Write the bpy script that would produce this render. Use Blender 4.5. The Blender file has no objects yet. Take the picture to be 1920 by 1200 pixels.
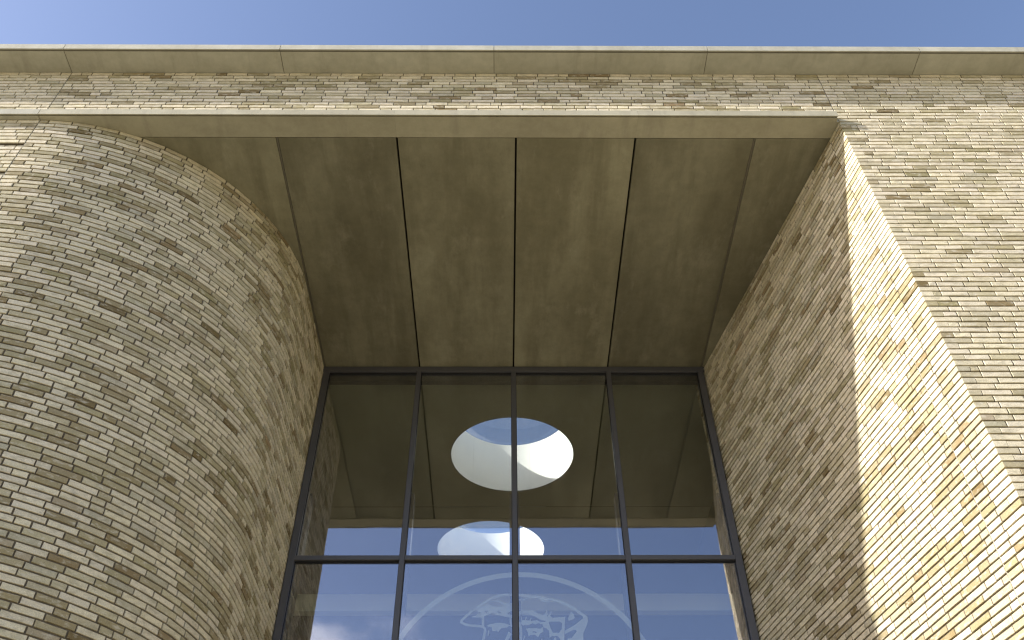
import bpy, bmesh, math, random
from mathutils import Vector, Matrix
rad = math.radians
scene = bpy.context.scene

# ------------------------------------------------------------------ camera
EYE = 1.6
cam_d = bpy.data.cameras.new("camera")
cam_d.sensor_width = 36.0
cam_d.lens = 36.0 * 1680.77 / 1920.0
cam_d.clip_start = 0.05
cam_d.clip_end = 6000
cam_o = bpy.data.objects.new("camera", cam_d)
scene.collection.objects.link(cam_o)
FW = Vector((0.00776870, 0.70679636, 0.70737441))
RT = Vector((0.99996959, -0.00597409, -0.00501289))
UP = Vector((-0.00068282, -0.70739184, 0.70682127))
mw = Matrix((RT, UP, -FW)).transposed().to_4x4()
mw.translation = Vector((0, 0, EYE))
cam_o.matrix_world = mw
scene.camera = cam_o

# ------------------------------------------------------------------ light and sky
SUN_TO = Vector((-4.0, -1.0, 2.2)).normalized()
SUN_EL = math.asin(SUN_TO.z)
SUN_ROT = math.atan2(SUN_TO.x, SUN_TO.y)
world = bpy.data.worlds.new("World")
scene.world = world
world.use_nodes = True
wn, wl = world.node_tree.nodes, world.node_tree.links
wn.clear()
w_out = wn.new("ShaderNodeOutputWorld")
w_bg = wn.new("ShaderNodeBackground")
w_bg.inputs["Strength"].default_value = 0.15
sky = wn.new("ShaderNodeTexSky")
sky.sky_type = 'NISHITA'
sky.sun_disc = False
sky.sun_elevation = SUN_EL
sky.sun_rotation = SUN_ROT
sky.air_density = 1.0
sky.dust_density = 1.3
sky.ozone_density = 1.6
tc = wn.new("ShaderNodeTexCoord")
tint = wn.new("ShaderNodeMix"); tint.data_type = 'RGBA'; tint.blend_type = 'MULTIPLY'
tint.inputs[0].default_value = 1.0
wl.new(sky.outputs[0], tint.inputs[6])
tint.inputs[7].default_value = (1.045, 0.965, 1.0, 1)
# scattered clouds: puffs low in the sky, only faint veils higher up
nz = wn.new("ShaderNodeTexNoise"); nz.inputs["Scale"].default_value = 3.6
nz.inputs["Detail"].default_value = 8; nz.inputs["Roughness"].default_value = 0.56
wmap = wn.new("ShaderNodeMapping"); wmap.inputs["Location"].default_value = (2.3, 0.4, 1.1)
wmap.inputs["Scale"].default_value = (1, 1, 1.6)
wl.new(tc.outputs["Generated"], wmap.inputs[0]); wl.new(wmap.outputs[0], nz.inputs["Vector"])
sep = wn.new("ShaderNodeSeparateXYZ"); wl.new(tc.outputs["Generated"], sep.inputs[0])
cov = wn.new("ShaderNodeMapRange")
cov.inputs[1].default_value = 0.41; cov.inputs[2].default_value = 0.465
cov.inputs[3].default_value = 0.0; cov.inputs[4].default_value = 0.17
wl.new(sep.outputs[2], cov.inputs[0])
sub = wn.new("ShaderNodeMath"); sub.operation = 'SUBTRACT'
wl.new(nz.outputs[0], sub.inputs[0]); wl.new(cov.outputs[0], sub.inputs[1])
cr = wn.new("ShaderNodeMapRange"); cr.interpolation_type = 'SMOOTHSTEP'
cr.inputs[1].default_value = 0.485; cr.inputs[2].default_value = 0.63
cr.inputs[3].default_value = 0.0; cr.inputs[4].default_value = 0.85
wl.new(sub.outputs[0], cr.inputs[0])
cmix = wn.new("ShaderNodeMix"); cmix.data_type = 'RGBA'
wl.new(cr.outputs[0], cmix.inputs[0]); wl.new(tint.outputs[2], cmix.inputs[6])
cmix.inputs[7].default_value = (6.0, 6.2, 7.0, 1)
wl.new(cmix.outputs[2], w_bg.inputs[0]); wl.new(w_bg.outputs[0], w_out.inputs[0])

sun_d = bpy.data.lights.new("sun", 'SUN')
sun_d.energy = 5.0
sun_d.angle = rad(0.8)
sun_d.color = (1.0, 0.965, 0.92)
sun_o = bpy.data.objects.new("sun", sun_d)
scene.collection.objects.link(sun_o)
sun_o.rotation_euler = (-SUN_TO).to_track_quat('-Z', 'Y').to_euler()
sun_o.location = (-40, -10, 30)

scene.view_settings.view_transform = 'Standard'
scene.view_settings.look = 'None'
scene.view_settings.gamma = 1.0
scene.view_settings.use_curve_mapping = False
scene.view_settings.exposure = 0.85
scene.render.engine = 'CYCLES'
scene.cycles.max_bounces = 10
scene.cycles.diffuse_bounces = 5
scene.cycles.transparent_max_bounces = 12
scene.cycles.use_denoising = True
scene.cycles.filter_width = 1.25
scene.render.filter_size = 1.25

# ------------------------------------------------------------------ helpers
COL = scene.collection
K = 5.34                        # metres from the eye to the front of the facade
S = 1.572 * K + EYE             # underside of the entrance soffit
C = S + 1.004                   # underside of the coping
P = 0.0626                      # height of one brick course
BH = 0.0482                     # height of a brick
W = 9.305                       # front of the window frame
YF = K                          # face of the brickwork
XL = -0.9395 * K                # joint where the curved wall begins
XR = 0.6798 * K                 # corner of the splayed reveal
T = 1.0142 * K + EYE            # transom height
MX = [-2.475, -1.1935, 0.1186, 1.436, 2.72]
JX = [-2.510, -1.1935, 0.1186, 1.436, 2.754]
rng = random.Random(7)


def link(o, parent=None):
    COL.objects.link(o)
    if parent is not None:
        o.parent = parent
    return o


def thing(name, label, cat, loc=(0, 0, 0), group=None):
    o = bpy.data.objects.new(name, None)
    o.location = loc
    o.empty_display_size = 0.3
    link(o)
    o['label'] = label; o['category'] = cat; o['kind'] = 'thing'
    if group: o['group'] = group
    bpy.context.view_layer.update()
    return o


class MB:
    """collects faces for ONE mesh object"""
    def __init__(s): s.v = []; s.f = []

    def add(s, verts, faces):
        n = len(s.v); s.v += [tuple(v) for v in verts]; s.f += [tuple(i + n for i in f) for f in faces]

    def box(s, x0, x1, y0, y1, z0, z1):
        s.add([(x0, y0, z0), (x1, y0, z0), (x1, y1, z0), (x0, y1, z0), (x0, y0, z1), (x1, y0, z1), (x1, y1, z1), (x0, y1, z1)],
              [(0, 3, 2, 1), (4, 5, 6, 7), (0, 1, 5, 4), (1, 2, 6, 5), (2, 3, 7, 6), (3, 0, 4, 7)])

    def prism(s, pts, z0, z1):
        n = len(pts)
        a = sum(pts[i][0] * pts[(i + 1) % n][1] - pts[(i + 1) % n][0] * pts[i][1] for i in range(n))
        if a < 0: pts = pts[::-1]
        v = [(x, y, z0) for x, y in pts] + [(x, y, z1) for x, y in pts]
        s.add(v, [tuple(range(n - 1, -1, -1)), tuple(range(n, 2 * n))] + [(i, (i + 1) % n, n + (i + 1) % n, n + i) for i in range(n)])

    def build(s, name, mat, parent=None, bevel=0.0, seg=2, kind=None):
        me = bpy.data.meshes.new(name)
        off = Vector((0, 0, 0)) if parent is None else Vector(parent.location) if parent.parent is None else Vector(parent.parent.location) + Vector(parent.location)
        me.from_pydata([Vector(v) - off for v in s.v], [], s.f)
        me.materials.append(mat)
        if bevel > 0:
            bm = bmesh.new(); bm.from_mesh(me)
            bmesh.ops.bevel(bm, geom=[e for e in bm.edges], offset=bevel, segments=seg, profile=0.6, affect='EDGES')
            bm.to_mesh(me); bm.free()
        me.update()
        o = bpy.data.objects.new(name, me)
        link(o, parent)
        if kind: o['kind'] = kind
        return o


# ------------------------------------------------------------------ materials
def mat(name):
    m = bpy.data.materials.new(name); m.use_nodes = True
    nt = m.node_tree; b = nt.nodes["Principled BSDF"]
    return m, nt, b


def node(nt, typ, **kw):
    n = nt.nodes.new(typ)
    for k, v in kw.items():
        if k.startswith("i_"):
            key = k[2:]; n.inputs[int(key) if key.isdigit() else key].default_value = v
        else: setattr(n, k, v)
    return n


def noise(nt, vec, scale, detail=4, rough=0.55, mscale=(1, 1, 1), loc=(0, 0, 0)):
    mp = node(nt, "ShaderNodeMapping"); mp.inputs["Scale"].default_value = mscale; mp.inputs["Location"].default_value = loc
    nt.links.new(vec, mp.inputs[0])
    n = node(nt, "ShaderNodeTexNoise"); n.inputs["Scale"].default_value = scale
    n.inputs["Detail"].default_value = detail; n.inputs["Roughness"].default_value = rough
    nt.links.new(mp.outputs[0], n.inputs["Vector"])
    return n.outputs[0]


def rng_map(nt, val, a, b, c, d):
    n = node(nt, "ShaderNodeMapRange", i_1=a, i_2=b, i_3=c, i_4=d)
    nt.links.new(val, n.inputs[0]); return n.outputs[0]


def mixc(nt, fac, a, b, typ='MIX'):
    n = node(nt, "ShaderNodeMix", data_type='RGBA', blend_type=typ)
    for i, x in ((0, fac), (6, a), (7, b)):
        if isinstance(x, (int, float)): n.inputs[i].default_value = x
        elif isinstance(x, tuple): n.inputs[i].default_value = x if len(x) == 4 else (*x, 1)
        else: nt.links.new(x, n.inputs[i])
    return n.outputs[2]


def bump(nt, b, h, strength, dist):
    bp = node(nt, "ShaderNodeBump"); bp.inputs["Strength"].default_value = strength; bp.inputs["Distance"].default_value = dist
    nt.links.new(h, bp.inputs["Height"]); nt.links.new(bp.outputs[0], b.inputs["Normal"])


def brick_mat(name, attr):
    m, nt, b = mat(name)
    if attr:
        a = node(nt, "ShaderNodeAttribute"); a.attribute_name = "brick_colour"; base = a.outputs["Color"]
    else:
        a = node(nt, "ShaderNodeObjectInfo"); base = a.outputs["Color"]
    pos = node(nt, "ShaderNodeNewGeometry").outputs["Position"]
    # patches of kiln colour inside a brick
    n1 = noise(nt, pos, 11, 3, 0.6, (1, 1, 2.2))
    c1 = mixc(nt, rng_map(nt, n1, 0.47, 0.70, 0, 0.55), base, (0.33, 0.292, 0.19))
    n1b = noise(nt, pos, 14, 3, 0.6, (1, 1, 2.0), (5, 9, 3))
    c1 = mixc(nt, rng_map(nt, n1b, 0.53, 0.68, 0, 0.6), c1, (0.64, 0.59, 0.47))
    # sandy fine grain and streaks
    n2 = noise(nt, pos, 120, 3, 0.7)
    c2 = mixc(nt, 1.0, c1, mixc(nt, rng_map(nt, n2, 0.3, 0.7, 0, 1), (0.80, 0.79, 0.77), (1.14, 1.14, 1.13)), 'MULTIPLY')
    n3 = noise(nt, pos, 30, 4, 0.7, (1, 1, 2.2))
    c3 = mixc(nt, rng_map(nt, n3, 0.61, 0.75, 0, 0.5), c2, (0.13, 0.115, 0.08))
    nt.links.new(c3, b.inputs["Base Color"])
    b.inputs["Roughness"].default_value = 0.85
    b.inputs["Specular IOR Level"].default_value = 0.25
    hh = node(nt, "ShaderNodeMath", operation='ADD'); nt.links.new(n2, hh.inputs[0]); nt.links.new(n3, hh.inputs[1])
    bump(nt, b, hh.outputs[0], 0.45, 0.004)
    return m


M_BRICK = brick_mat("brick_clay_single", False)
M_BRICKS = brick_mat("brick_clay_mass", True)


def plain(name, col, rough=0.7, var=0.12, scale=8, metal=0.0, bumpd=0.0):
    m, nt, b = mat(name)
    pos = node(nt, "ShaderNodeNewGeometry").outputs["Position"]
    n = noise(nt, pos, scale, 5, 0.6)
    c = mixc(nt, rng_map(nt, n, 0.3, 0.7, 0, 1), tuple(x * (1 - var) for x in col), tuple(x * (1 + var) for x in col))
    nt.links.new(c, b.inputs["Base Color"])
    b.inputs["Roughness"].default_value = rough; b.inputs["Metallic"].default_value = metal
    if bumpd: bump(nt, b, noise(nt, pos, scale * 12, 4, 0.7), 0.5, bumpd)
    return m


M_MORTAR = plain("mortar_joint", (0.130, 0.105, 0.072), 0.95, 0.2, 20, bumpd=0.004)
M_SEALANT = plain("joint_sealant", (0.15, 0.135, 0.10), 0.8, 0.1, 20)
M_METAL = plain("anthracite_frame", (0.078, 0.077, 0.084), 0.38, 0.06, 6)
M_GASKET = plain("black_gasket", (0.010, 0.010, 0.011), 0.6, 0.05, 6)
M_DARKVOID = plain("dark_void_board", (0.012, 0.011, 0.010), 0.9, 0.05, 6)
M_INTWALL = plain("interior_plaster", (0.22, 0.215, 0.17), 0.8, 0.05, 1.5)
M_CEIL = plain("interior_ceiling_plaster", (0.45, 0.445, 0.32), 0.8, 0.05, 1.2)
M_LOBBY = plain("lobby_ceiling_paint", (0.05, 0.055, 0.05), 0.7, 0.06, 1.2)
M_WHITE = plain("white_shaft_plaster", (0.90, 0.89, 0.82), 0.6, 0.02, 2)
M_BEAM = plain("pale_beam_paint", (0.62, 0.64, 0.50), 0.6, 0.04, 2)


def concrete(name, base, dark, light, streak=True, seed=0.0, panel=0.6):
    m, nt, b = mat(name)
    pos = node(nt, "ShaderNodeNewGeometry").outputs["Position"]
    oi = node(nt, "ShaderNodeObjectInfo")
    comb = node(nt, "ShaderNodeVectorMath", operation='ADD')
    sc = node(nt, "ShaderNodeVectorMath", operation='SCALE'); sc.inputs["Scale"].default_value = 37.0
    cx = node(nt, "ShaderNodeCombineXYZ")
    for i in range(3): nt.links.new(oi.outputs["Random"], cx.inputs[i])
    nt.links.new(cx.outputs[0], sc.inputs[0])
    nt.links.new(pos, comb.inputs[0]); nt.links.new(sc.outputs[0], comb.inputs[1])
    v = comb.outputs[0]
    big = noise(nt, v, 0.9, 6, 0.62, (1.5, 0.5, 1) if streak else (1, 1, 1))
    c = mixc(nt, rng_map(nt, big, 0.38, 0.64, 0.05, 1), dark, base)
    if streak:
        st = noise(nt, v, 1.0, 6, 0.62, (3.2, 0.42, 1))
        c = mixc(nt, rng_map(nt, st, 0.49, 0.66, 0, 0.8), c, dark)
        st2 = noise(nt, v, 1.6, 7, 0.68, (1.6, 0.7, 1), (9, 2, 5))
        c = mixc(nt, rng_map(nt, st2, 0.56, 0.74, 0, 0.6), c, light)
        # thin crack-like runs
        cr = noise(nt, v, 1.3, 5, 0.7, (2.2, 0.5, 1), (3, 7, 1))
        ab = node(nt, "ShaderNodeMath", operation='SUBTRACT', i_1=0.5); nt.links.new(cr, ab.inputs[0])
        ab2 = node(nt, "ShaderNodeMath", operation='ABSOLUTE'); nt.links.new(ab.outputs[0], ab2.inputs[0])
        c = mixc(nt, rng_map(nt, ab2.outputs[0], 0.0, 0.006, 0.28, 0), c, dark)
    med = noise(nt, v, 7, 6, 0.7)
    c = mixc(nt, 1.0, c, mixc(nt, rng_map(nt, med, 0.3, 0.7, 0, 1), (0.88, 0.88, 0.86), (1.1, 1.1, 1.1)), 'MULTIPLY')
    if panel:
        hv = node(nt, "ShaderNodeMapRange", i_1=0.0, i_2=1.0, i_3=1.0 - panel * 0.3, i_4=1.0 + panel * 0.15)
        nt.links.new(oi.outputs["Random"], hv.inputs[0])
        cc = node(nt, "ShaderNodeCombineColor")
        for i in range(3): nt.links.new(hv.outputs[0], cc.inputs[i])
        c = mixc(nt, 1.0, c, cc.outputs[0], 'MULTIPLY')
    if not streak:
        wsh = noise(nt, pos, 1.0, 5, 0.65, (5.0, 0.8, 0.8), (2, 4, 6))
        c = mixc(nt, rng_map(nt, wsh, 0.54, 0.72, 0, 0.45), c, (0.25, 0.225, 0.17))
    pit = noise(nt, pos, 60, 3, 0.6)
    c = mixc(nt, rng_map(nt, pit, 0.72, 0.78, 0, 0.5), c, (0.08, 0.07, 0.05))
    nt.links.new(c, b.inputs["Base Color"])
    b.inputs["Roughness"].default_value = 0.75
    bump(nt, b, noise(nt, pos, 30, 5, 0.7), 0.25, 0.004)
    return m


M_SOFFIT = concrete("soffit_concrete", (0.30, 0.280, 0.19), (0.185, 0.168, 0.105), (0.385, 0.36, 0.265), panel=0.8)
M_STONE = concrete("cast_stone", (0.475, 0.455, 0.365), (0.40, 0.38, 0.295), (0.54, 0.51, 0.42), streak=False, panel=0.25)
M_GROUND, nt, b = mat("plaza_paving")
pos = node(nt, "ShaderNodeNewGeometry").outputs["Position"]
bt = node(nt, "ShaderNodeTexBrick"); bt.inputs["Scale"].default_value = 1.0
bt.inputs["Color1"].default_value = (0.315, 0.272, 0.165, 1); bt.inputs["Color2"].default_value = (0.275, 0.237, 0.14, 1)
bt.inputs["Mortar"].default_value = (0.12, 0.11, 0.09, 1); bt.inputs["Mortar Size"].default_value = 0.008
nt.links.new(pos, bt.inputs["Vector"])
gn = noise(nt, pos, 0.6, 6, 0.6)
nt.links.new(mixc(nt, rng_map(nt, gn, 0.4, 0.7, 0, 0.5), bt.outputs[0], (0.26, 0.23, 0.16)), b.inputs["Base Color"])
b.inputs["Roughness"].default_value = 0.8

# coated glass: part mirror, part see-through
def glass(name, base, edge, tcol, gcol):
    m = bpy.data.materials.new(name); m.use_nodes = True
    nt = m.node_tree; nt.nodes.clear()
    out = node(nt, "ShaderNodeOutputMaterial"); mx = node(nt, "ShaderNodeMixShader")
    tr = node(nt, "ShaderNodeBsdfTransparent"); tr.inputs[0].default_value = (*tcol, 1)
    gl = node(nt, "ShaderNodeBsdfGlossy"); gl.inputs["Roughness"].default_value = 0.0; gl.inputs["Color"].default_value = (*gcol, 1)
    fr = node(nt, "ShaderNodeLayerWeight"); fr.inputs["Blend"].default_value = 0.5
    pw_ = node(nt, "ShaderNodeMath", operation='POWER', i_1=4.0); nt.links.new(fr.outputs["Facing"], pw_.inputs[0])
    f = rng_map(nt, pw_.outputs[0], 0.0, 1.0, base, edge)
    nt.links.new(f, mx.inputs[0]); nt.links.new(tr.outputs[0], mx.inputs[1]); nt.links.new(gl.outputs[0], mx.inputs[2])
    nt.links.new(mx.outputs[0], out.inputs[0])
    pos = node(nt, "ShaderNodeNewGeometry").outputs["Position"]
    h = noise(nt, pos, 0.8, 2, 0.5)
    bp = node(nt, "ShaderNodeBump"); bp.inputs["Strength"].default_value = 0.2; bp.inputs["Distance"].default_value = 0.01
    nt.links.new(h, bp.inputs["Height"]); nt.links.new(bp.outputs[0], gl.inputs["Normal"])
    return m


M_GLASS = glass("coated_glass", 0.235, 1.0, (0.97, 0.985, 0.955), (0.90, 0.90, 1.0))
M_DOME = glass("clear_rooflight", 0.06, 0.7, (0.93, 0.96, 0.99), (1, 1, 1))

M_FILM = bpy.data.materials.new("frosted_film"); M_FILM.use_nodes = True
nt = M_FILM.node_tree; nt.nodes.clear()
out = node(nt, "ShaderNodeOutputMaterial"); mx = node(nt, "ShaderNodeMixShader"); mx.inputs[0].default_value = 0.66
tr = node(nt, "ShaderNodeBsdfTransparent"); tr.inputs[0].default_value = (0.9, 0.9, 0.9, 1)
df = node(nt, "ShaderNodeBsdfDiffuse"); df.inputs[0].default_value = (0.60, 0.66, 0.62, 1)
nt.links.new(tr.outputs[0], mx.inputs[1]); nt.links.new(df.outputs[0], mx.inputs[2]); nt.links.new(mx.outputs[0], out.inputs[0])

# ------------------------------------------------------------------ ground
g = MB(); g.add([(-2500, -2500, 0), (2500, -2500, 0), (2500, 2500, 0), (-2500, 2500, 0)], [(0, 1, 2, 3)])
o = g.build("ground", M_GROUND); o['kind'] = 'structure'

# ------------------------------------------------------------------ bricks
REC = 0.013
HREC = 0.0045                                 # head joints are struck nearly flush
PAL = [((0.68, 0.625, 0.485), 42), ((0.52, 0.475, 0.34), 18), ((0.47, 0.44, 0.335), 8), ((0.41, 0.365, 0.235), 13),
       ((0.32, 0.272, 0.165), 11), ((0.32, 0.288, 0.165), 4), ((0.27, 0.21, 0.115), 3.2), ((0.41, 0.355, 0.25), 5),
       ((0.19, 0.145, 0.07), 1.0), ((0.33, 0.245, 0.14), 0.15)]
from mathutils import noise as mnoise


def brick_colour(s, z, seed, r, vary=1.0):
    """kiln batches run in loose drifts, single bricks vary on top"""
    k = mnoise.noise(Vector((s * 1.6 + seed, z * 4.5, seed))) + 0.5 * mnoise.noise(Vector((s * 4.5, z * 11.0, seed + 3)))
    t = r.random()
    dark = max(0.0, min(1.0, 0.47 + 1.9 * k)) * vary
    w = [wt * ((1.5 - dark) if i in (0, 1) else (0.25 * vary + 1.9 * dark * dark)) for i, (_, wt) in enumerate(PAL)]
    tot = sum(w); acc = 0; c = PAL[0][0]
    for (cc, _), wt in zip(PAL, w):
        acc += wt / tot
        if t <= acc: c = cc; break
    f = r.uniform(0.92, 1.07)
    return (c[0] * f * 1.025, c[1] * f * r.uniform(0.99, 1.005), c[2] * f * r.uniform(0.90, 0.98), 1.0)


def brick_mesh(L, h, depth, r, e0=0.0, e1=0.0, ch=0.0028):
    """local frame: x along the wall, y into the wall, z up; front face at y = 0"""
    j = lambda a: r.uniform(-a, a)
    hx, hz = L / 2, h / 2
    ring = [(-hx, -hz), (0, -hz), (hx, -hz), (hx, hz), (0, hz), (-hx, hz)]
    ring = [(x + j(0.0010), z + j(0.0013)) for x, z in ring]
    v = []
    for (x, z) in ring:                                        # back
        e = e0 if x < -hx / 2 else (e1 if x > hx / 2 else 0)
        v.append((x + e * depth, depth, z))
    for (x, z) in ring: v.append((x, ch, z))
    for (x, z) in ring:
        sx = 0 if abs(x) < hx / 2 else (-1 if x > 0 else 1)
        v.append((x + sx * ch * 1.1, j(0.0012), z - math.copysign(ch * 0.8, z)))
    f = []
    for a in (0, 6):
        for i in range(6):
            k = (i + 1) % 6
            f.append((a + i, a + k, a + 6 + k, a + 6 + i))
    f += [(12, 13, 16, 17), (13, 14, 15, 16)]
    return v, f


_shared = {}
def shared(L, h, depth, var):
    key = (round(L, 4), round(h, 4), depth, var)
    if key not in _shared:
        v, f = brick_mesh(L, h, depth, random.Random(hash((key[0] * 1000, var)) & 0xffff))
        me = bpy.data.meshes.new("brick"); me.from_pydata(v, [], f); me.materials.append(M_BRICK); me.update()
        _shared[key] = (v, f, me)
    return _shared[key]


def course(s0, s1, k, r, first=None, jt=0.009):
    """split a course s0..s1 into bricks: stretchers with a header here and there, every course shifted"""
    out = []; x = s0
    lead = first if first is not None else (0.230, 0.110, 0.170, 0.062, 0.200, 0.140, 0.085)[(k * 3 + r.randint(0, 1)) % 7]
    L = lead
    while x < s1 - 0.02:
        e = min(x + L, s1)
        if s1 - e < 0.055: e = s1
        out.append((x, e))
        x = e + jt * r.uniform(0.8, 1.2)
        L = 0.110 if r.random() < 0.17 else 0.231
    return out


def px_area(P4):
    pts = []
    for p in P4:
        d = p - Vector((0, 0, EYE)); zc = d.dot(FW)
        if zc < 0.3: return 0
        pts.append((512 + 896.4 * d.dot(RT) / zc, 320 - 896.4 * d.dot(UP) / zc))
    mx_, my_ = sum(p[0] for p in pts) / 4, sum(p[1] for p in pts) / 4
    if not (4 < mx_ < 1020 and 4 < my_ < 636): return 0
    a = 0
    for i in range(4):
        x0, y0 = pts[i]; x1, y1 = pts[(i + 1) % 4]; a += x0 * y1 - x1 * y0
    return a / 2       # sign tells the facing


class Wall:
    def __init__(s, root, seed, vary=1.0):
        s.vary = vary; s.root = root; s.b = []; s.r = random.Random(seed); s.seed = seed

    def brick(s, origin, ang, L, h, sv, zv, depth=0.05, e0=0.0, e1=0.0, std=True):
        """origin: centre of the front face; ang: direction of the course about Z"""
        s.b.append((origin, ang, L, h, depth, e0, e1, std, brick_colour(sv, zv, s.seed, s.r, s.vary)))

    def build(s, limit=300):
        r = s.r; sc = []
        for i, (o, ang, L, h, dp, e0, e1, std, col) in enumerate(s.b):
            dx = Vector((math.cos(ang), math.sin(ang), 0)) * (L / 2); dz = Vector((0, 0, h / 2))
            sc.append((abs(px_area([o - dx - dz, o + dx - dz, o + dx + dz, o - dx + dz])) if
                       Vector((math.sin(ang), -math.cos(ang), 0)).dot(Vector((0, 0, EYE)) - o) > 0 else 0, i))
        sc.sort(reverse=True)
        single = {i for a, i in sc[:limit] if a > 3}
        root = s.root; rv = Vector(root.location)
        V, F, CC = [], [], []
        first = True
        for i, (o, ang, L, h, dp, e0, e1, std, col) in enumerate(s.b):
            push = r.uniform(-0.0012, 0.0012)
            tilt = r.uniform(-0.004, 0.004)
            nrm = Vector((-math.sin(ang), math.cos(ang), 0))
            loc = o + nrm * push
            is_std = std and (abs(L - 0.231) < 1e-3 or abs(L - 0.110) < 1e-3) and abs(h - BH) < 1e-4 and e0 == 0 and e1 == 0
            if is_std:
                v, f, me = shared(round(L, 3), BH, dp, r.randint(0, 5))
            else:
                v, f = brick_mesh(L, h, dp, r, e0, e1); me = None
            if i in single:
                if me is None:
                    me = bpy.data.meshes.new("brick"); me.from_pydata(v, [], f); me.materials.append(M_BRICK); me.update()
                ob = bpy.data.objects.new("brick", me)
                COL.objects.link(ob); ob.parent = root
                ob.location = loc - rv; ob.rotation_euler = (0, 0, ang + tilt)
                ob.color = col
            else:
                R = Matrix.Rotation(ang + tilt, 3, 'Z'); n = len(V)
                V += [tuple(R @ Vector(q) + loc - rv) for q in v]
                F += [tuple(a + n for a in ff) for ff in f]
                CC += [col] * len(f)
        if V:
            me = bpy.data.meshes.new("brickwork"); me.from_pydata(V, [], F); me.materials.append(M_BRICKS)
            at = me.attributes.new("brick_colour", 'FLOAT_COLOR', 'FACE')
            at.data.foreach_set("color", [c for cc in CC for c in cc]); me.update()
            ob = bpy.data.objects.new("brickwork", me); ob['kind'] = 'stuff'
            link(ob, root)
        print(root.name, len(s.b), "bricks", len(single), "single")


N_UP = 16                                      # courses between coping and soffit
N_ALL = int((C - 0.05) / P)
ztop = lambda i: C - 0.006 - i * P              # top of the bricks of course i
zc = lambda i: ztop(i) - BH / 2
JW = 0.005                                     # half width of a movement joint
XFL, XFR = -8.2, 8.6                           # ends of the facade built

# -- straight wall at the far left, banded below the ledge
lw = thing("banded_brick_wall", "narrow strip of pale brick wall with recessed course bands, left of the curved wall's joint", "wall", (XFL + 1.5, YF, 0))
w = Wall(lw, 11, 0.4)
for i in range(N_ALL):
    if i in (16, ): pass
    inset = 0.026 if (i >= 23 and (i - 23) % 8 == 0) else 0.0
    if i == 15 or i == 14: continue
    for a, e in course(0.0, XL - JW - XFL, i, w.r):
        # laid from the joint leftwards
        x1, x0 = XL - JW - a, XL - JW - e
        w.brick(Vector(((x0 + x1) / 2, YF + inset, zc(i))), 0.0, x1 - x0, BH, x0, zc(i), depth=0.06)
w.build()
m = MB(); m.box(XFL, XL - JW, YF + 0.045, YF + 0.30, 0.0, C - 0.002); m.build("wall_core", M_MORTAR, lw)
m = MB()
m.box(XFL, XL - JW - 0.001, YF + REC, YF + 0.044, ztop(22) - BH - 0.006, C - 0.003)
i = 24
while i < N_ALL:
    j = min(i + 6, N_ALL - 1)
    m.box(XFL, XL - JW - 0.001, YF + REC, YF + 0.044, max(0, ztop(j) - BH - 0.006), ztop(i) + 0.006)
    i += 8
m.build("mortar_bed", M_MORTAR, lw)
m = MB(); m.box(XL - JW + 0.0005, XL + JW - 0.0005, YF + 0.006, YF + 0.06, 0, C - 0.004); m.build("expansion_joint", M_SEALANT, lw)

# -- band of brickwork between coping and entrance
pw = thing("brick_parapet", "long horizontal band of pale brickwork between the coping and the entrance soffit ledge", "wall", ((XL + XR) / 2, YF, S))
w = Wall(pw, 23, 0.8)
WEEP = []
for i in range(14):
    cs_ = course(XL + JW, XR - JW, i, w.r)
    if i == 6: WEEP = [e + 0.0045 for a, e in cs_[1:-1:2]]
    for a, e in cs_:
        w.brick(Vector(((a + e) / 2, YF, zc(i))), 0.0, e - a, BH, a, zc(i))
w.build()
m = MB(); m.box(XL + JW, XR - JW, YF + REC, YF + 0.30, S + 0.096, C - 0.002)
for i in range(14): m.box(XL + JW + 0.002, XR - JW - 0.002, YF + HREC, YF + REC + 0.002, zc(i) - BH / 2 + 0.002, zc(i) + BH / 2 - 0.002)
m.build("wall_core", M_MORTAR, pw)
m = MB()
for x in WEEP: m.box(x - 0.005, x + 0.005, YF + HREC - 0.0015, YF + REC + 0.02, zc(6) - BH / 2 + 0.001, zc(6) + BH / 2 - 0.001)
wh = m.build("weep_holes", M_GASKET, pw); wh['kind'] = 'stuff'

m = MB(); m.box(XR - JW + 0.0005, XR + JW - 0.0005, YF + 0.006, YF + 0.06, S + 0.09, C - 0.004); m.build("expansion_joint", M_SEALANT, pw)

# -- curved wall sweeping from the facade into the entrance
ARC_R = 0.467 * K
ACX, ACY = XL, K + ARC_R
ARC = ARC_R * math.pi / 2
PATH = ARC + (W + 0.36 - ACY)


def curve_pt(s, off=0.0):
    """point on the wall face at length s; off = distance into the wall"""
    if s <= ARC:
        ph = s / ARC_R; R_ = ARC_R - off
        return Vector((ACX + R_ * math.sin(ph), ACY - R_ * math.cos(ph), 0)), ph
    return Vector((ACX + ARC_R - off, ACY + (s - ARC), 0)), math.pi / 2


cw = thing("curved_brick_wall", "large curved pale brick wall sweeping from the facade into the entrance, left of the window", "wall", (ACX, ACY, 0))
w = Wall(cw, 37, 0.85)
for i in range(N_UP, N_ALL):
    for a, e in course(JW, PATH, i, w.r, jt=0.0135):
        if i == N_UP: pass
        p0, _ = curve_pt(a); p1, _ = curve_pt(e)
        d = p1 - p0; ang = math.atan2(d.y, d.x)
        mid = (p0 + p1) / 2; mid.z = zc(i)
        w.brick(mid, ang, d.length if abs((e - a) - d.length) > 0.0015 else (e - a), BH, a, zc(i))
w.build()
m = MB()
n = 96; outer = [curve_pt(PATH * k / n + (JW if k == 0 else 0), REC)[0].xy for k in range(n + 1)]
inner = [(ACX + ARC_R - 0.5, W + 0.36), (ACX + ARC_R - 0.5, ACY), (ACX + 0.05, ACY), (ACX + JW, ACY)]
m.prism([tuple(p) for p in outer] + inner, 0.0, S - 0.001); o = m.build("wall_core", M_MORTAR, cw)
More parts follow.
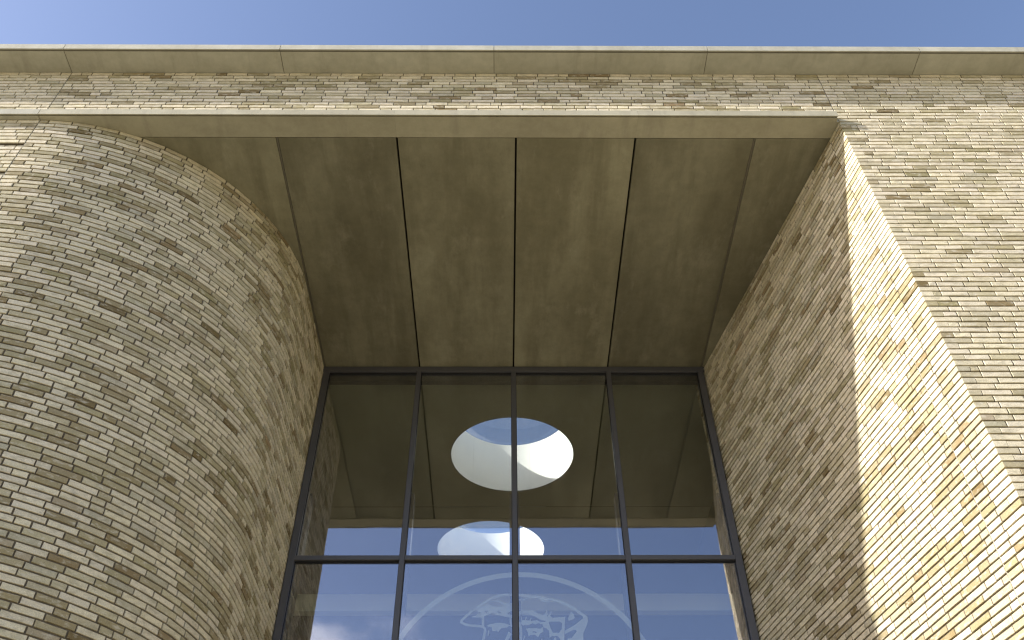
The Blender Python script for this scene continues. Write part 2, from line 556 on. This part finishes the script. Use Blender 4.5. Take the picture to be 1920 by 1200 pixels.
for p in o.data.polygons: p.use_smooth = False

# -- right: front wall and splayed reveal, bricks interlocking at the corner
rw = thing("brick_wall", "flat pale brick facade wall at the right of the entrance, beyond the sunlit reveal", "wall", (XR + 2.4, YF, 0))
vw = thing("brick_wall", "splayed brick reveal wall right of the window, partly in bright sunlight", "wall", (XR - 0.4, YF + 2.0, 0))
SPL = Vector((0.5214 * K - XR, 1.744 * K - K, 0)); SPL_L = SPL.length + 0.36; SD = SPL.normalized()
SANG = math.atan2(SD.y, SD.x)
SHEAR = -0.2132
# direction running towards the viewer so that y points into the wall (to the right)
RANG = SANG + math.pi                          # local x = -SD, local y = into wall
w = Wall(rw, 41, 0.42); v = Wall(vw, 59, 0.95)
JR = 0.0725 * K / 0.978                        # where the movement joint sits on the reveal
for i in range(N_ALL):
    z = zc(i)
    corner_front = (i % 2 == 0)
    start = XR if (i >= N_UP and corner_front) else (XR + 0.108 if i >= N_UP else XR + JW)
    segs = course(start, XFR, i, w.r, first=(0.231, 0.170)[(i // 2) % 2] if (i >= N_UP and corner_front) else None)
    for q, (a, e) in enumerate(segs):
        c_ = i >= N_UP and corner_front and q == 0
        w.brick(Vector(((a + e) / 2, YF, z)), 0.0, e - a, BH, a, z, depth=0.10 if c_ else 0.05, e0=SHEAR if c_ else 0.0, std=not c_)
    if i >= N_UP:
        r0 = 0.0 if not corner_front else 0.108
        rows = course(r0, JR - 0.004, i, v.r, first=0.231 if not corner_front else 0.14) + course(JR + 0.004, SPL_L, i, v.r)
        for q, (a, e) in enumerate(rows):
            c_ = (not corner_front) and q == 0
            mid = Vector((XR, YF, z)) + SD * ((a + e) / 2)
            v.brick(mid, RANG, e - a, BH, a, z, depth=0.10 if c_ else 0.05, e1=-SHEAR if c_ else 0.0, std=not c_)
w.build(); v.build()
m = MB(); m.box(XR + JW, XFR, YF + REC, YF + 0.30, S + 0.001, C - 0.002)
m.box(XR + 0.02, XFR, YF + REC, YF + 0.30, 0, S)
for i in range(N_ALL):
    m.box(XR + (JW if i < N_UP else 0.02) + 0.002, XFR, YF + HREC, YF + REC + 0.002, zc(i) - BH / 2 + 0.002, zc(i) + BH / 2 - 0.002)
m.build("wall_core", M_MORTAR, rw)
RN = Vector((-SD.y, SD.x, 0)) * -1             # into the wall
A0 = Vector((XR, YF, 0)) + SD * 0.02 + RN * REC; A1 = Vector((XR, YF, 0)) + SD * SPL_L + RN * REC
A2 = A1 + Vector((0.4, 0, 0)); A3 = Vector((XR + 0.5, YF + 0.31, 0)); A4 = Vector((XR + 0.10, YF + 0.02, 0))
m = MB(); m.prism([tuple(q.xy) for q in (A0, A1, A2, A3, A4)], 0, S - 0.001)
for i in range(N_UP, N_ALL):
    for s0_, s1_ in ((0.02, JR - 0.006), (JR + 0.006, SPL_L)):
        B0 = Vector((XR, YF, 0)) + SD * s0_ + RN * HREC; B1 = Vector((XR, YF, 0)) + SD * s1_ + RN * HREC
        m.prism([tuple(q.xy) for q in (B0, B1, B1 + RN * 0.011, B0 + RN * 0.011)], zc(i) - BH / 2 + 0.002, zc(i) + BH / 2 - 0.002)
m.build("wall_core", M_MORTAR, vw)
q0 = Vector((XR, YF, 0)) + SD * (JR - 0.0035) + RN * 0.005; q1 = Vector((XR, YF, 0)) + SD * (JR + 0.0035) + RN * 0.005
m = MB(); m.prism([tuple(q.xy) for q in (q0, q1, q1 + RN * 0.03, q0 + RN * 0.03)], 0, S - 0.002); m.build("expansion_joint", plain("pale_sealant", (0.34, 0.31, 0.24), 0.8, 0.1, 20), vw)

# ------------------------------------------------------------------ coping along the roof edge
cp = thing("roof_coping", "row of long pale cast stone coping slabs projecting along the roof edge under the sky", "coping", (0, YF, C))
YC = 0.944 * K
CJ = [-9.6, -7.355, -0.9399 * K, -0.4804 * K, -0.0242 * K, 0.4331 * K, 0.8893 * K, 7.19, 8.9]
for a, e in zip(CJ[:-1], CJ[1:]):
    m = MB(); hj = 0.0035
    m.box(a + hj, e - hj, YC, YC + 0.014, C, C + 0.10)
    m.box(a + hj, e - hj, YC + 0.0141, YC + 0.034, C + 0.028, C + 0.0999)
    m.box(a + hj, e - hj, YC + 0.0341, YF + 0.42, C + 0.001, C + 0.0998)
    m.build("coping_stone", M_STONE, cp)
m = MB(); m.box(CJ[0], CJ[-1], YC + 0.012, YF + 0.41, C + 0.006, C + 0.094); m.build("joint_filler", M_SEALANT, cp)

# ------------------------------------------------------------------ ledge, soffit beam and soffit panels
sf = thing("entrance_soffit", "deep concrete soffit of stained panels over the entrance with a pale front ledge", "soffit", (0, YF + 0.2, S))
YL = 0.9858 * K; YB = 1.040 * K


def ledge(a, e, back):
    m = MB()
    m.box(a, e, YL, YL + 0.012, S, S + 0.093)
    m.box(a, e, YL + 0.0121, YL + 0.027, S + 0.022, S + 0.0929)
    m.box(a, e, YL + 0.0271, YF + 0.001, S + 0.0006, S + 0.0928)
    m.box(a, XR - 0.002 if e > 3.5 else e, YF + 0.0011, back, S + 0.0006, S + 0.0928)
    return m.build("ledge_stone", M_STONE if back < YB - 0.01 else M_FASCIA, sf)


M_FASCIA = concrete("fascia_concrete", (0.43, 0.40, 0.29), (0.37, 0.34, 0.245), (0.48, 0.45, 0.34), streak=False, panel=0.22)
for a, e in ((XFL, -7.36), (-7.354, XL - 0.004)):
    ledge(a, e, YF + 0.12)
for a, e in ((XL + 0.003, JX[1] - 0.0005), (JX[1] + 0.0005, JX[3] - 0.0005), (JX[3] + 0.0005, 0.6745 * K)):
    ledge(a, e, YB - 0.002)
edges = [XL - 0.2] + JX + [4.6]
gap = [0, 0.013, 0.011, 0.011, 0.011, 0.013, 0]
for k in range(6):
    a = edges[k] + gap[k]; e = edges[k + 1] - gap[k + 1]
    m = MB(); m.box(a, e, YB + 0.007, W + 0.02, S + 0.003, S + 0.06)
    m.build("soffit_panel", M_SOFFIT, sf, bevel=0.003, seg=1)
for k in (1, 5):
    m = MB(); m.box(edges[k] - 0.008, edges[k] + 0.008, YB + 0.008, W + 0.015, S + 0.008, S + 0.05); m.build("joint_strip", M_SEALANT, sf)
m = MB(); m.box(XFL, XFR, YB + 0.004, W + 0.015, S + 0.075, S + 0.15); m.build("light_stop_board", M_DARKVOID, sf)  # added dark board above the panels, stops light leaking through the open joints

# ------------------------------------------------------------------ window wall
wd = thing("window_wall", "tall dark framed window wall of eight glass panes deep inside the brick entrance", "window", (0, W, 0))
GY = W + 0.051
MH = 0.031
m = MB(); m.box(MX[0] - 0.052, MX[4] + 0.052, W, W + 0.10, S - 0.085, S - 0.001); m.build("top_rail", M_METAL, wd, bevel=0.003, seg=1)
m = MB(); m.box(MX[0] + 0.02, MX[4] - 0.02, W + 0.075, W + 0.16, S - 0.20, S - 0.087); m.build("head_trim", M_GASKET, wd)
for k, x in enumerate(MX):
    m = MB(); hw = MH if 0 < k < 4 else 0.040
    m.box(x - hw, x + hw, W + 0.001, W + 0.047, 0.0, S - 0.086)
    m.build("mullion", M_METAL, wd, bevel=0.003, seg=1)
    m = MB(); m.box(x - hw + 0.004, x + hw - 0.004, W + 0.060, W + 0.16, 0.0, S - 0.088); m.build("inner_mullion", M_METAL, wd)
for k in range(4):
    a = MX[k] + (MH if k else 0.040) + 0.0005; e = MX[k + 1] - (MH if k < 3 else 0.040) - 0.0005
    m = MB(); m.box(a, e, W + 0.002, W + 0.046, T - 0.028, T + 0.030); m.build("transom", M_METAL, wd, bevel=0.003, seg=1)
    m = MB(); m.box(a, e, W + 0.060, W + 0.13, T - 0.040, T + 0.026); m.build("inner_transom", M_METAL, wd)
    for z0, z1 in ((T + 0.001, S - 0.086), (2.9, T - 0.001)):
        m = MB(); m.box(a - 0.02, e + 0.02, GY, GY + 0.010, z0, z1)
        tx, tz = rng.uniform(-0.0007, 0.0007), rng.uniform(-0.0007, 0.0007)      # no two panes sit in exactly the same plane
        m.v = [(x_, y_ + (z_ - (z0 + z1) / 2) * tx + (x_ - (a + e) / 2) * tz, z_) for x_, y_, z_ in m.v]
        m.build("glass_pane", M_GLASS, wd)
        m = MB()
        zz0 = z0 + (0.030 if z0 > T else 0.0); zz1 = z1 - (0.0 if z0 > T else 0.030)
        m.box(a, a + 0.006, W + 0.036, GY - 0.0005, zz0, zz1); m.box(e - 0.006, e, W + 0.036, GY - 0.0005, zz0, zz1)
        m.box(a + 0.0062, e - 0.0062, W + 0.036, GY - 0.0005, zz1 - 0.010, zz1)
        m.build("gasket", M_GASKET, wd, kind=None)
    m = MB(); m.box(a, e, W + 0.002, W + 0.046, 2.84, 2.90); m.build("lower_transom", M_METAL, wd)
    m = MB(); m.box(a, e, GY, GY + 0.010, 0.05, 2.84); m.build("lower_pane", M_GLASS, wd)
for k, x in enumerate(MX):
    m = MB(); m.box(x - 0.062, x + 0.062, W + 0.17, W + 0.33, 0.0, 1.201 * K + EYE); m.build("steel_post", M_METAL, wd, bevel=0.004, seg=1)

# emblem film on the glass: ring and line-drawn bust, cut out of one sheet of film
EMB_POLYS = [[(-0.307, 6.406), (-0.277, 6.427), (-0.238, 6.443), (-0.189, 6.47), (-0.139, 6.443), (-0.079, 6.432), (0.01, 6.443), (0.04, 6.448), (0.12, 6.469), (0.119, 6.379), (0.06, 6.379), (0.028, 6.358), (0.035, 6.345), (0.119, 6.331), (0.119, 6.289), (0.045, 6.305), (-0.029, 6.321), (-0.103, 6.337), (-0.138, 6.355), (-0.187, 6.337), (-0.231, 6.321), (-0.245, 6.29), (-0.275, 6.303), (-0.359, 6.309), (-0.369, 6.319), (-0.315, 6.327), (-0.301, 6.353)], [(-0.195, 6.207), (-0.175, 6.222), (-0.127, 6.233), (-0.088, 6.243), (-0.004, 6.238), (0.05, 6.217), (0.118, 6.201), (0.05, 6.204), (0.02, 6.186), (-0.038, 6.178), (-0.053, 6.165), (-0.072, 6.132), (-0.084, 6.15), (-0.136, 6.145), (-0.146, 6.191), (-0.18, 6.197)], [(-0.157, 6.488), (-0.114, 6.513), (-0.064, 6.51), (-0.019, 6.483), (0.03, 6.475), (0.12, 6.48), (0.12, 6.442), (0.01, 6.443), (-0.029, 6.459), (-0.064, 6.488), (-0.114, 6.496)], [(0.042, 6.14), (0.074, 6.114), (0.03, 6.028), (0.01, 5.968), (-0.023, 5.988), (-0.004, 6.038)], [(0.869, 6.335), (0.917, 6.314), (0.921, 6.256), (0.889, 6.179), (0.861, 6.123), (0.855, 6.026), (0.836, 5.877), (0.786, 5.755), (0.719, 5.828), (0.692, 5.952), (0.676, 6.027), (0.688, 6.062), (0.732, 6.067), (0.789, 6.143), (0.78, 6.159), (0.751, 6.156), (0.661, 6.113), (0.658, 6.149), (0.764, 6.21), (0.867, 6.293)], [(0.38, 6.514), (0.431, 6.528), (0.509, 6.49), (0.489, 6.482), (0.449, 6.487)], [(0.109, 6.373), (0.199, 6.384), (0.317, 6.389), (0.356, 6.362), (0.425, 6.331), (0.455, 6.357), (0.461, 6.389), (0.481, 6.389), (0.47, 6.346), (0.474, 6.315), (0.515, 6.373), (0.525, 6.362), (0.503, 6.325), (0.532, 6.302), (0.671, 6.312), (0.663, 6.252), (0.647, 6.027), (0.631, 5.878), (0.593, 5.878), (0.605, 6.057), (0.573, 6.09), (0.515, 6.088), (0.487, 6.068), (0.488, 6.149), (0.459, 6.177), (0.425, 6.19), (0.417, 6.221), (0.373, 6.237), (0.333, 6.221), (0.309, 6.237), (0.265, 6.216), (0.196, 6.211), (0.177, 6.232), (0.187, 6.274), (0.236, 6.273), (0.3, 6.263), (0.354, 6.273), (0.393, 6.252), (0.447, 6.252), (0.452, 6.265), (0.394, 6.276), (0.336, 6.315), (0.267, 6.336), (0.178, 6.347), (0.158, 6.315), (0.109, 6.316)], [(0.23, 6.175), (0.298, 6.18), (0.391, 6.175), (0.421, 6.195), (0.424, 6.139), (0.389, 6.119), (0.364, 6.075), (0.331, 6.101), (0.287, 6.103), (0.258, 6.088), (0.253, 6.129)], [(0.733, 6.367), (0.761, 6.351), (0.781, 6.298), (0.732, 6.27), (0.703, 6.265), (0.702, 6.293)]]
EMB_HOLES = [[(-0.291, 6.372), (-0.264, 6.364), (-0.271, 6.354), (-0.286, 6.358)], [(-0.227, 6.382), (-0.182, 6.382), (-0.204, 6.352)], [(-0.098, 6.385), (-0.069, 6.38), (-0.038, 6.366), (-0.049, 6.357), (-0.079, 6.366)], [(0.496, 6.257), (0.609, 6.254), (0.633, 6.236), (0.625, 6.169), (0.594, 6.123), (0.526, 6.128), (0.503, 6.18), (0.485, 6.244)], [(0.297, 6.134), (0.317, 6.144), (0.358, 6.134), (0.341, 6.126)]]
EMB_STROKES = [([(-0.312, 6.422), (-0.268, 6.459), (-0.199, 6.505), (-0.13, 6.542), (-0.055, 6.567), (-0.005, 6.577), (0.121, 6.577)], 0.0223), ([(-0.361, 6.39), (-0.423, 6.327), (-0.476, 6.275), (-0.482, 6.249), (-0.44, 6.225), (-0.371, 6.212), (-0.292, 6.207), (-0.243, 6.197), (-0.219, 6.176), (-0.216, 6.15), (-0.227, 6.089), (-0.238, 6.029), (-0.239, 5.929)], 0.0212), ([(-0.241, 6.202), (-0.242, 6.316)], 0.0212), ([(0.062, 6.289), (0.064, 6.243), (0.074, 6.201)], 0.0153), ([(-0.177, 6.15), (-0.184, 6.099)], 0.0106), ([(0.111, 6.574), (0.221, 6.571), (0.291, 6.555), (0.381, 6.549), (0.471, 6.53), (0.555, 6.517), (0.629, 6.49), (0.726, 6.441), (0.798, 6.388), (0.869, 6.335), (0.897, 6.309)], 0.0259), ([(0.11, 6.515), (0.205, 6.515), (0.256, 6.536), (0.291, 6.55)], 0.0141), ([(0.182, 6.315), (0.188, 6.261)], 0.0082), ([(0.237, 6.31), (0.226, 6.263)], 0.0094), ([(0.288, 6.294), (0.275, 6.26)], 0.0082), ([(0.16, 6.242), (0.176, 6.18), (0.178, 6.104), (0.17, 6.028), (0.149, 5.903)], 0.0212), ([(0.539, 6.195), (0.541, 6.123)], 0.0129), ([(0.216, 6.088), (0.205, 6.048)], 0.0082), ([(0.403, 6.053), (0.393, 6.002)], 0.0106), ([(0.551, 6.062), (0.546, 6.012)], 0.0165)]


def inside(poly, x, z):
    c = False; n = len(poly); j = n - 1
    for i in range(n):
        xi, zi = poly[i]; xj, zj = poly[j]
        if (zi > z) != (zj > z) and x < (xj - xi) * (z - zi) / (zj - zi) + xi: c = not c
        j = i
    return c


def xings(poly, z):
    xs = []; n = len(poly)
    for i in range(n):
        (xi, zi), (xj, zj) = poly[i], poly[(i + 1) % n]
        if (zi > z) != (zj > z): xs.append((xj - xi) * (z - zi) / (zj - zi) + xi)
    xs.sort(); return list(zip(xs[::2], xs[1::2]))


def stroke_polys(pts, wd_):
    out = []
    for i in range(len(pts) - 1):
        (x0, z0), (x1, z1) = pts[i], pts[i + 1]
        L = math.hypot(x1 - x0, z1 - z0) or 1e-6; nx, nz = -(z1 - z0) / L * wd_ / 2, (x1 - x0) / L * wd_ / 2
        out.append([(x0 + nx, z0 + nz), (x1 + nx, z1 + nz), (x1 - nx, z1 - nz), (x0 - nx, z0 - nz)])
    for (x, z) in pts:
        out.append([(x + wd_ / 2 * math.cos(a * math.pi / 5), z + wd_ / 2 * math.sin(a * math.pi / 5)) for a in range(10)])
    return out


def film(name, polys, holes, parent, step=0.0035):
    zs = [q[1] for p in polys for q in p]; z = min(zs) + step / 2; mb = MB()
    while z < max(zs):
        sp = sorted(s_ for p in polys for s_ in xings(p, z)); mrg = []
        for a, e in sp:
            if mrg and a <= mrg[-1][1]: mrg[-1][1] = max(mrg[-1][1], e)
            else: mrg.append([a, e])
        hs = sorted(s_ for p in holes for s_ in xings(p, z))
        for a, e in mrg:
            for h0, h1 in hs:
                if h0 > a and h1 < e:
                    mb.add([(a, GY + 0.0125, z - step / 2), (h0, GY + 0.0125, z - step / 2), (h0, GY + 0.0125, z + step / 2), (a, GY + 0.0125, z + step / 2)], [(0, 1, 2, 3)]); a = h1
            mb.add([(a, GY + 0.0125, z - step / 2), (e, GY + 0.0125, z - step / 2), (e, GY + 0.0125, z + step / 2), (a, GY + 0.0125, z + step / 2)], [(0, 1, 2, 3)])
        z += step
    return mb.build(name, M_FILM, parent)


allp = list(EMB_POLYS)
for pts, wd_ in EMB_STROKES: allp += stroke_polys(pts, max(wd_ * 1.3, 0.011))
em = film("emblem", allp, EMB_HOLES, wd)
em['label'] = "frosted line drawing of a head inside a ring on the lower panes"
mb = MB(); RC = (0.173, 5.3139 + EYE - 1.6, 1.546)
for k in range(160):
    a0, a1 = 2 * math.pi * k / 160, 2 * math.pi * (k + 1) / 160
    q = [(RC[0] + r_ * math.cos(a_), GY + 0.0125, RC[1] + r_ * math.sin(a_)) for a_, r_ in ((a0, RC[2] - 0.062), (a0, RC[2]), (a1, RC[2]), (a1, RC[2] - 0.062))]
    mb.add(q, [(0, 1, 2, 3)])
mb.build("emblem_ring", M_FILM, wd)

# ------------------------------------------------------------------ interior seen through the glass
RX0, RX1, RY0, RY1 = -3.15, 3.45, W + 0.36, 17.4
SK = [(0.0213 * K, 2.132 * K, 0.952), (-0.047 * K, 2.655 * K, 0.948)]
YMID = 12.80
ROOF = 1.741 * K + EYE


def tile_with_hole(mb, x0, x1, y0, y1, cx, cy, r_, z, up):
    angs = sorted([2 * math.pi * k / 72 for k in range(72)] + [math.atan2(y - cy, x - cx) % (2 * math.pi) for x in (x0, x1) for y in (y0, y1)])
    vi, vo = [], []
    for a in angs:
        c_, s_ = math.cos(a), math.sin(a)
        t = min([(x1 - cx) / c_ if c_ > 1e-9 else 1e9, (x0 - cx) / c_ if c_ < -1e-9 else 1e9, (y1 - cy) / s_ if s_ > 1e-9 else 1e9, (y0 - cy) / s_ if s_ < -1e-9 else 1e9])
        vi.append((cx + r_ * c_, cy + r_ * s_, z)); vo.append((cx + t * c_, cy + t * s_, z))
    n_ = len(angs)
    mb.add(vi + vo, [((i, (i + 1) % n_, n_ + (i + 1) % n_, n_ + i) if not up else (i, n_ + i, n_ + (i + 1) % n_, (i + 1) % n_)) for i in range(n_)])


JC = 2.44 * K
mb = MB()
tile_with_hole(mb, RX0, RX1, RY0 - 0.19, YMID, SK[0][0], SK[0][1], SK[0][2] + 0.003, S + 0.002, False)
tile_with_hole(mb, RX0, RX1, YMID + 0.012, 15.6, SK[1][0], SK[1][1], SK[1][2] + 0.003, S + 0.002, False)
mb.add([(RX0, 15.6, S + 0.002), (RX1, 15.6, S + 0.002), (RX1, RY1, S + 0.002), (RX0, RY1, S + 0.002)], [(0, 3, 2, 1)])
o = mb.build("ceiling", M_CEIL); o['kind'] = 'structure'
M_CJ = plain("ceiling_joint_filler", (0.30, 0.29, 0.20), 0.8, 0.1, 3)
for x in (JX[1], JX[3]):          # thin filler strips along the ceiling joints
    mb = MB(); mb.box(x - 0.012, x + 0.012, W + 0.2, 12.75, S - 0.003, S + 0.001); mb.build("ceiling_joint", M_CJ, o)
mb = MB()
tile_with_hole(mb, RX0 - 6, RX1 + 6, W, YMID, SK[0][0], SK[0][1], SK[0][2] + 0.06, ROOF, True)
tile_with_hole(mb, RX0 - 6, RX1 + 6, YMID, 15.6, SK[1][0], SK[1][1], SK[1][2] + 0.06, ROOF, True)
mb.box(RX0 - 6, RX1 + 6, YF + 0.5, W - 0.002, ROOF - 0.2, ROOF)
mb.box(RX0 - 6, RX1 + 6, 15.602, RY1 + 0.3, ROOF - 0.2, ROOF)
o = mb.build("roof", M_DARKVOID); o['kind'] = 'structure'
mb = MB(); mb.box(RX0 - 0.2, RX0, RY0, RY1, 0, ROOF - 0.01); mb.box(RX1, RX1 + 0.2, RY0, RY1, 0, ROOF - 0.01)
mb.box(RX0, RX1, RY1, RY1 + 0.2, 0, ROOF - 0.01)
o = mb.build("interior_walls", M_INTWALL); o['kind'] = 'structure'
mb = MB(); mb.box(RX0, RX1, W + 0.34, RY1, 0.004, 0.02)
o = mb.build("interior_floor", plain("interior_floor_tiles", (0.16, 0.145, 0.12), 0.5, 0.1, 2)); o['kind'] = 'structure'

M_LJ = plain("lining_joint_strip", (0.66, 0.65, 0.58), 0.7, 0.05, 2)  # joints of the shaft lining, a little darker than its plaster
for n_, (cx, cy, r_) in enumerate(SK):
    sk = thing("skylight", ("round white skylight shaft nearest the glass, above the second one, split by the central mullion",
                            "second round skylight, deeper inside and partly hidden behind the transom")[n_], "skylight", (cx, cy, S), "round skylights in the interior ceiling")
    mb = MB(); N = 72
    ring = lambda rr, z: [(cx + rr * math.cos(2 * math.pi * k / N), cy + rr * math.sin(2 * math.pi * k / N), z) for k in range(N)]
    top = ROOF + 0.02
    mb.add(ring(r_, S) + ring(r_, top), [(k, N + k, N + (k + 1) % N, (k + 1) % N) for k in range(N)])
    mb.add(ring(r_, top) + ring(r_ + 0.06, top), [(k, N + k, N + (k + 1) % N, (k + 1) % N) for k in range(N)])
    mb.add(ring(r_ + 0.06, top) + ring(r_ + 0.06, ROOF - 0.3), [(k, N + k, N + (k + 1) % N, (k + 1) % N) for k in range(N)])
    o = mb.build("shaft", M_WHITE, sk)
    for a_ in (-0.35, 0.25, 1.25, 2.3, 3.4, 4.6):
        jb = MB(); r0, r1 = r_ - 0.0015, r_ + 0.002; da = 0.0022
        jb.prism([(cx + r0 * math.cos(a_ - da), cy + r0 * math.sin(a_ - da)), (cx + r1 * math.cos(a_ - da), cy + r1 * math.sin(a_ - da)),
                  (cx + r1 * math.cos(a_ + da), cy + r1 * math.sin(a_ + da)), (cx + r0 * math.cos(a_ + da), cy + r0 * math.sin(a_ + da))], S + 0.01, top - 0.01)
        jb.build("lining_joint", M_LJ, sk)
    for p in o.data.polygons: p.use_smooth = True
    mb = MB(); rows = 7; vs = []
    for q in range(rows):
        t = q / rows * math.pi / 2; vs += ring((r_ + 0.03) * math.cos(t), top + 0.004 + 0.30 * math.sin(t))
    vs.append((cx, cy, top + 0.304)); fs = []
    for q in range(rows - 1): fs += [(q * N + k, q * N + (k + 1) % N, (q + 1) * N + (k + 1) % N, (q + 1) * N + k) for k in range(N)]
    fs += [((rows - 1) * N + k, (rows - 1) * N + (k + 1) % N, len(vs) - 1) for k in range(N)]
    mb.add(vs, fs); o = mb.build("dome", M_DOME, sk)
    for p in o.data.polygons: p.use_smooth = True
    mb = MB(); mb.add(ring(r_ + 0.001, S - 0.004) + ring(r_ + 0.010, S - 0.004), [(k, (k + 1) % N, N + (k + 1) % N, N + k) for k in range(N)]); mb.build("trim_ring", M_GASKET, sk)

# lobby ceiling hung inside at transom height, its pale edge beam shows through the lower panes
lb = thing("lobby_ceiling", "dark lobby ceiling behind the transom with a pale horizontal edge beam", "ceiling", (0, W + 0.9, T))
mb = MB(); mb.box(RX0, RX1, W + 0.135, 1.90 * K, T - 0.012, T + 0.02); mb.build("ceiling_board", M_LOBBY, lb)
mb = MB(); mb.box(RX0, RX1, 1.90 * K, 1.90 * K + 0.12, 0.9705 * K + EYE, T - 0.013); mb.build("edge_beam", M_BEAM, lb)
mb = MB(); mb.box(RX0, RX1, 1.90 * K + 0.121, RY1, 0.974 * K + EYE, 0.974 * K + EYE + 0.03); mb.build("ceiling_board", M_LOBBY, lb)
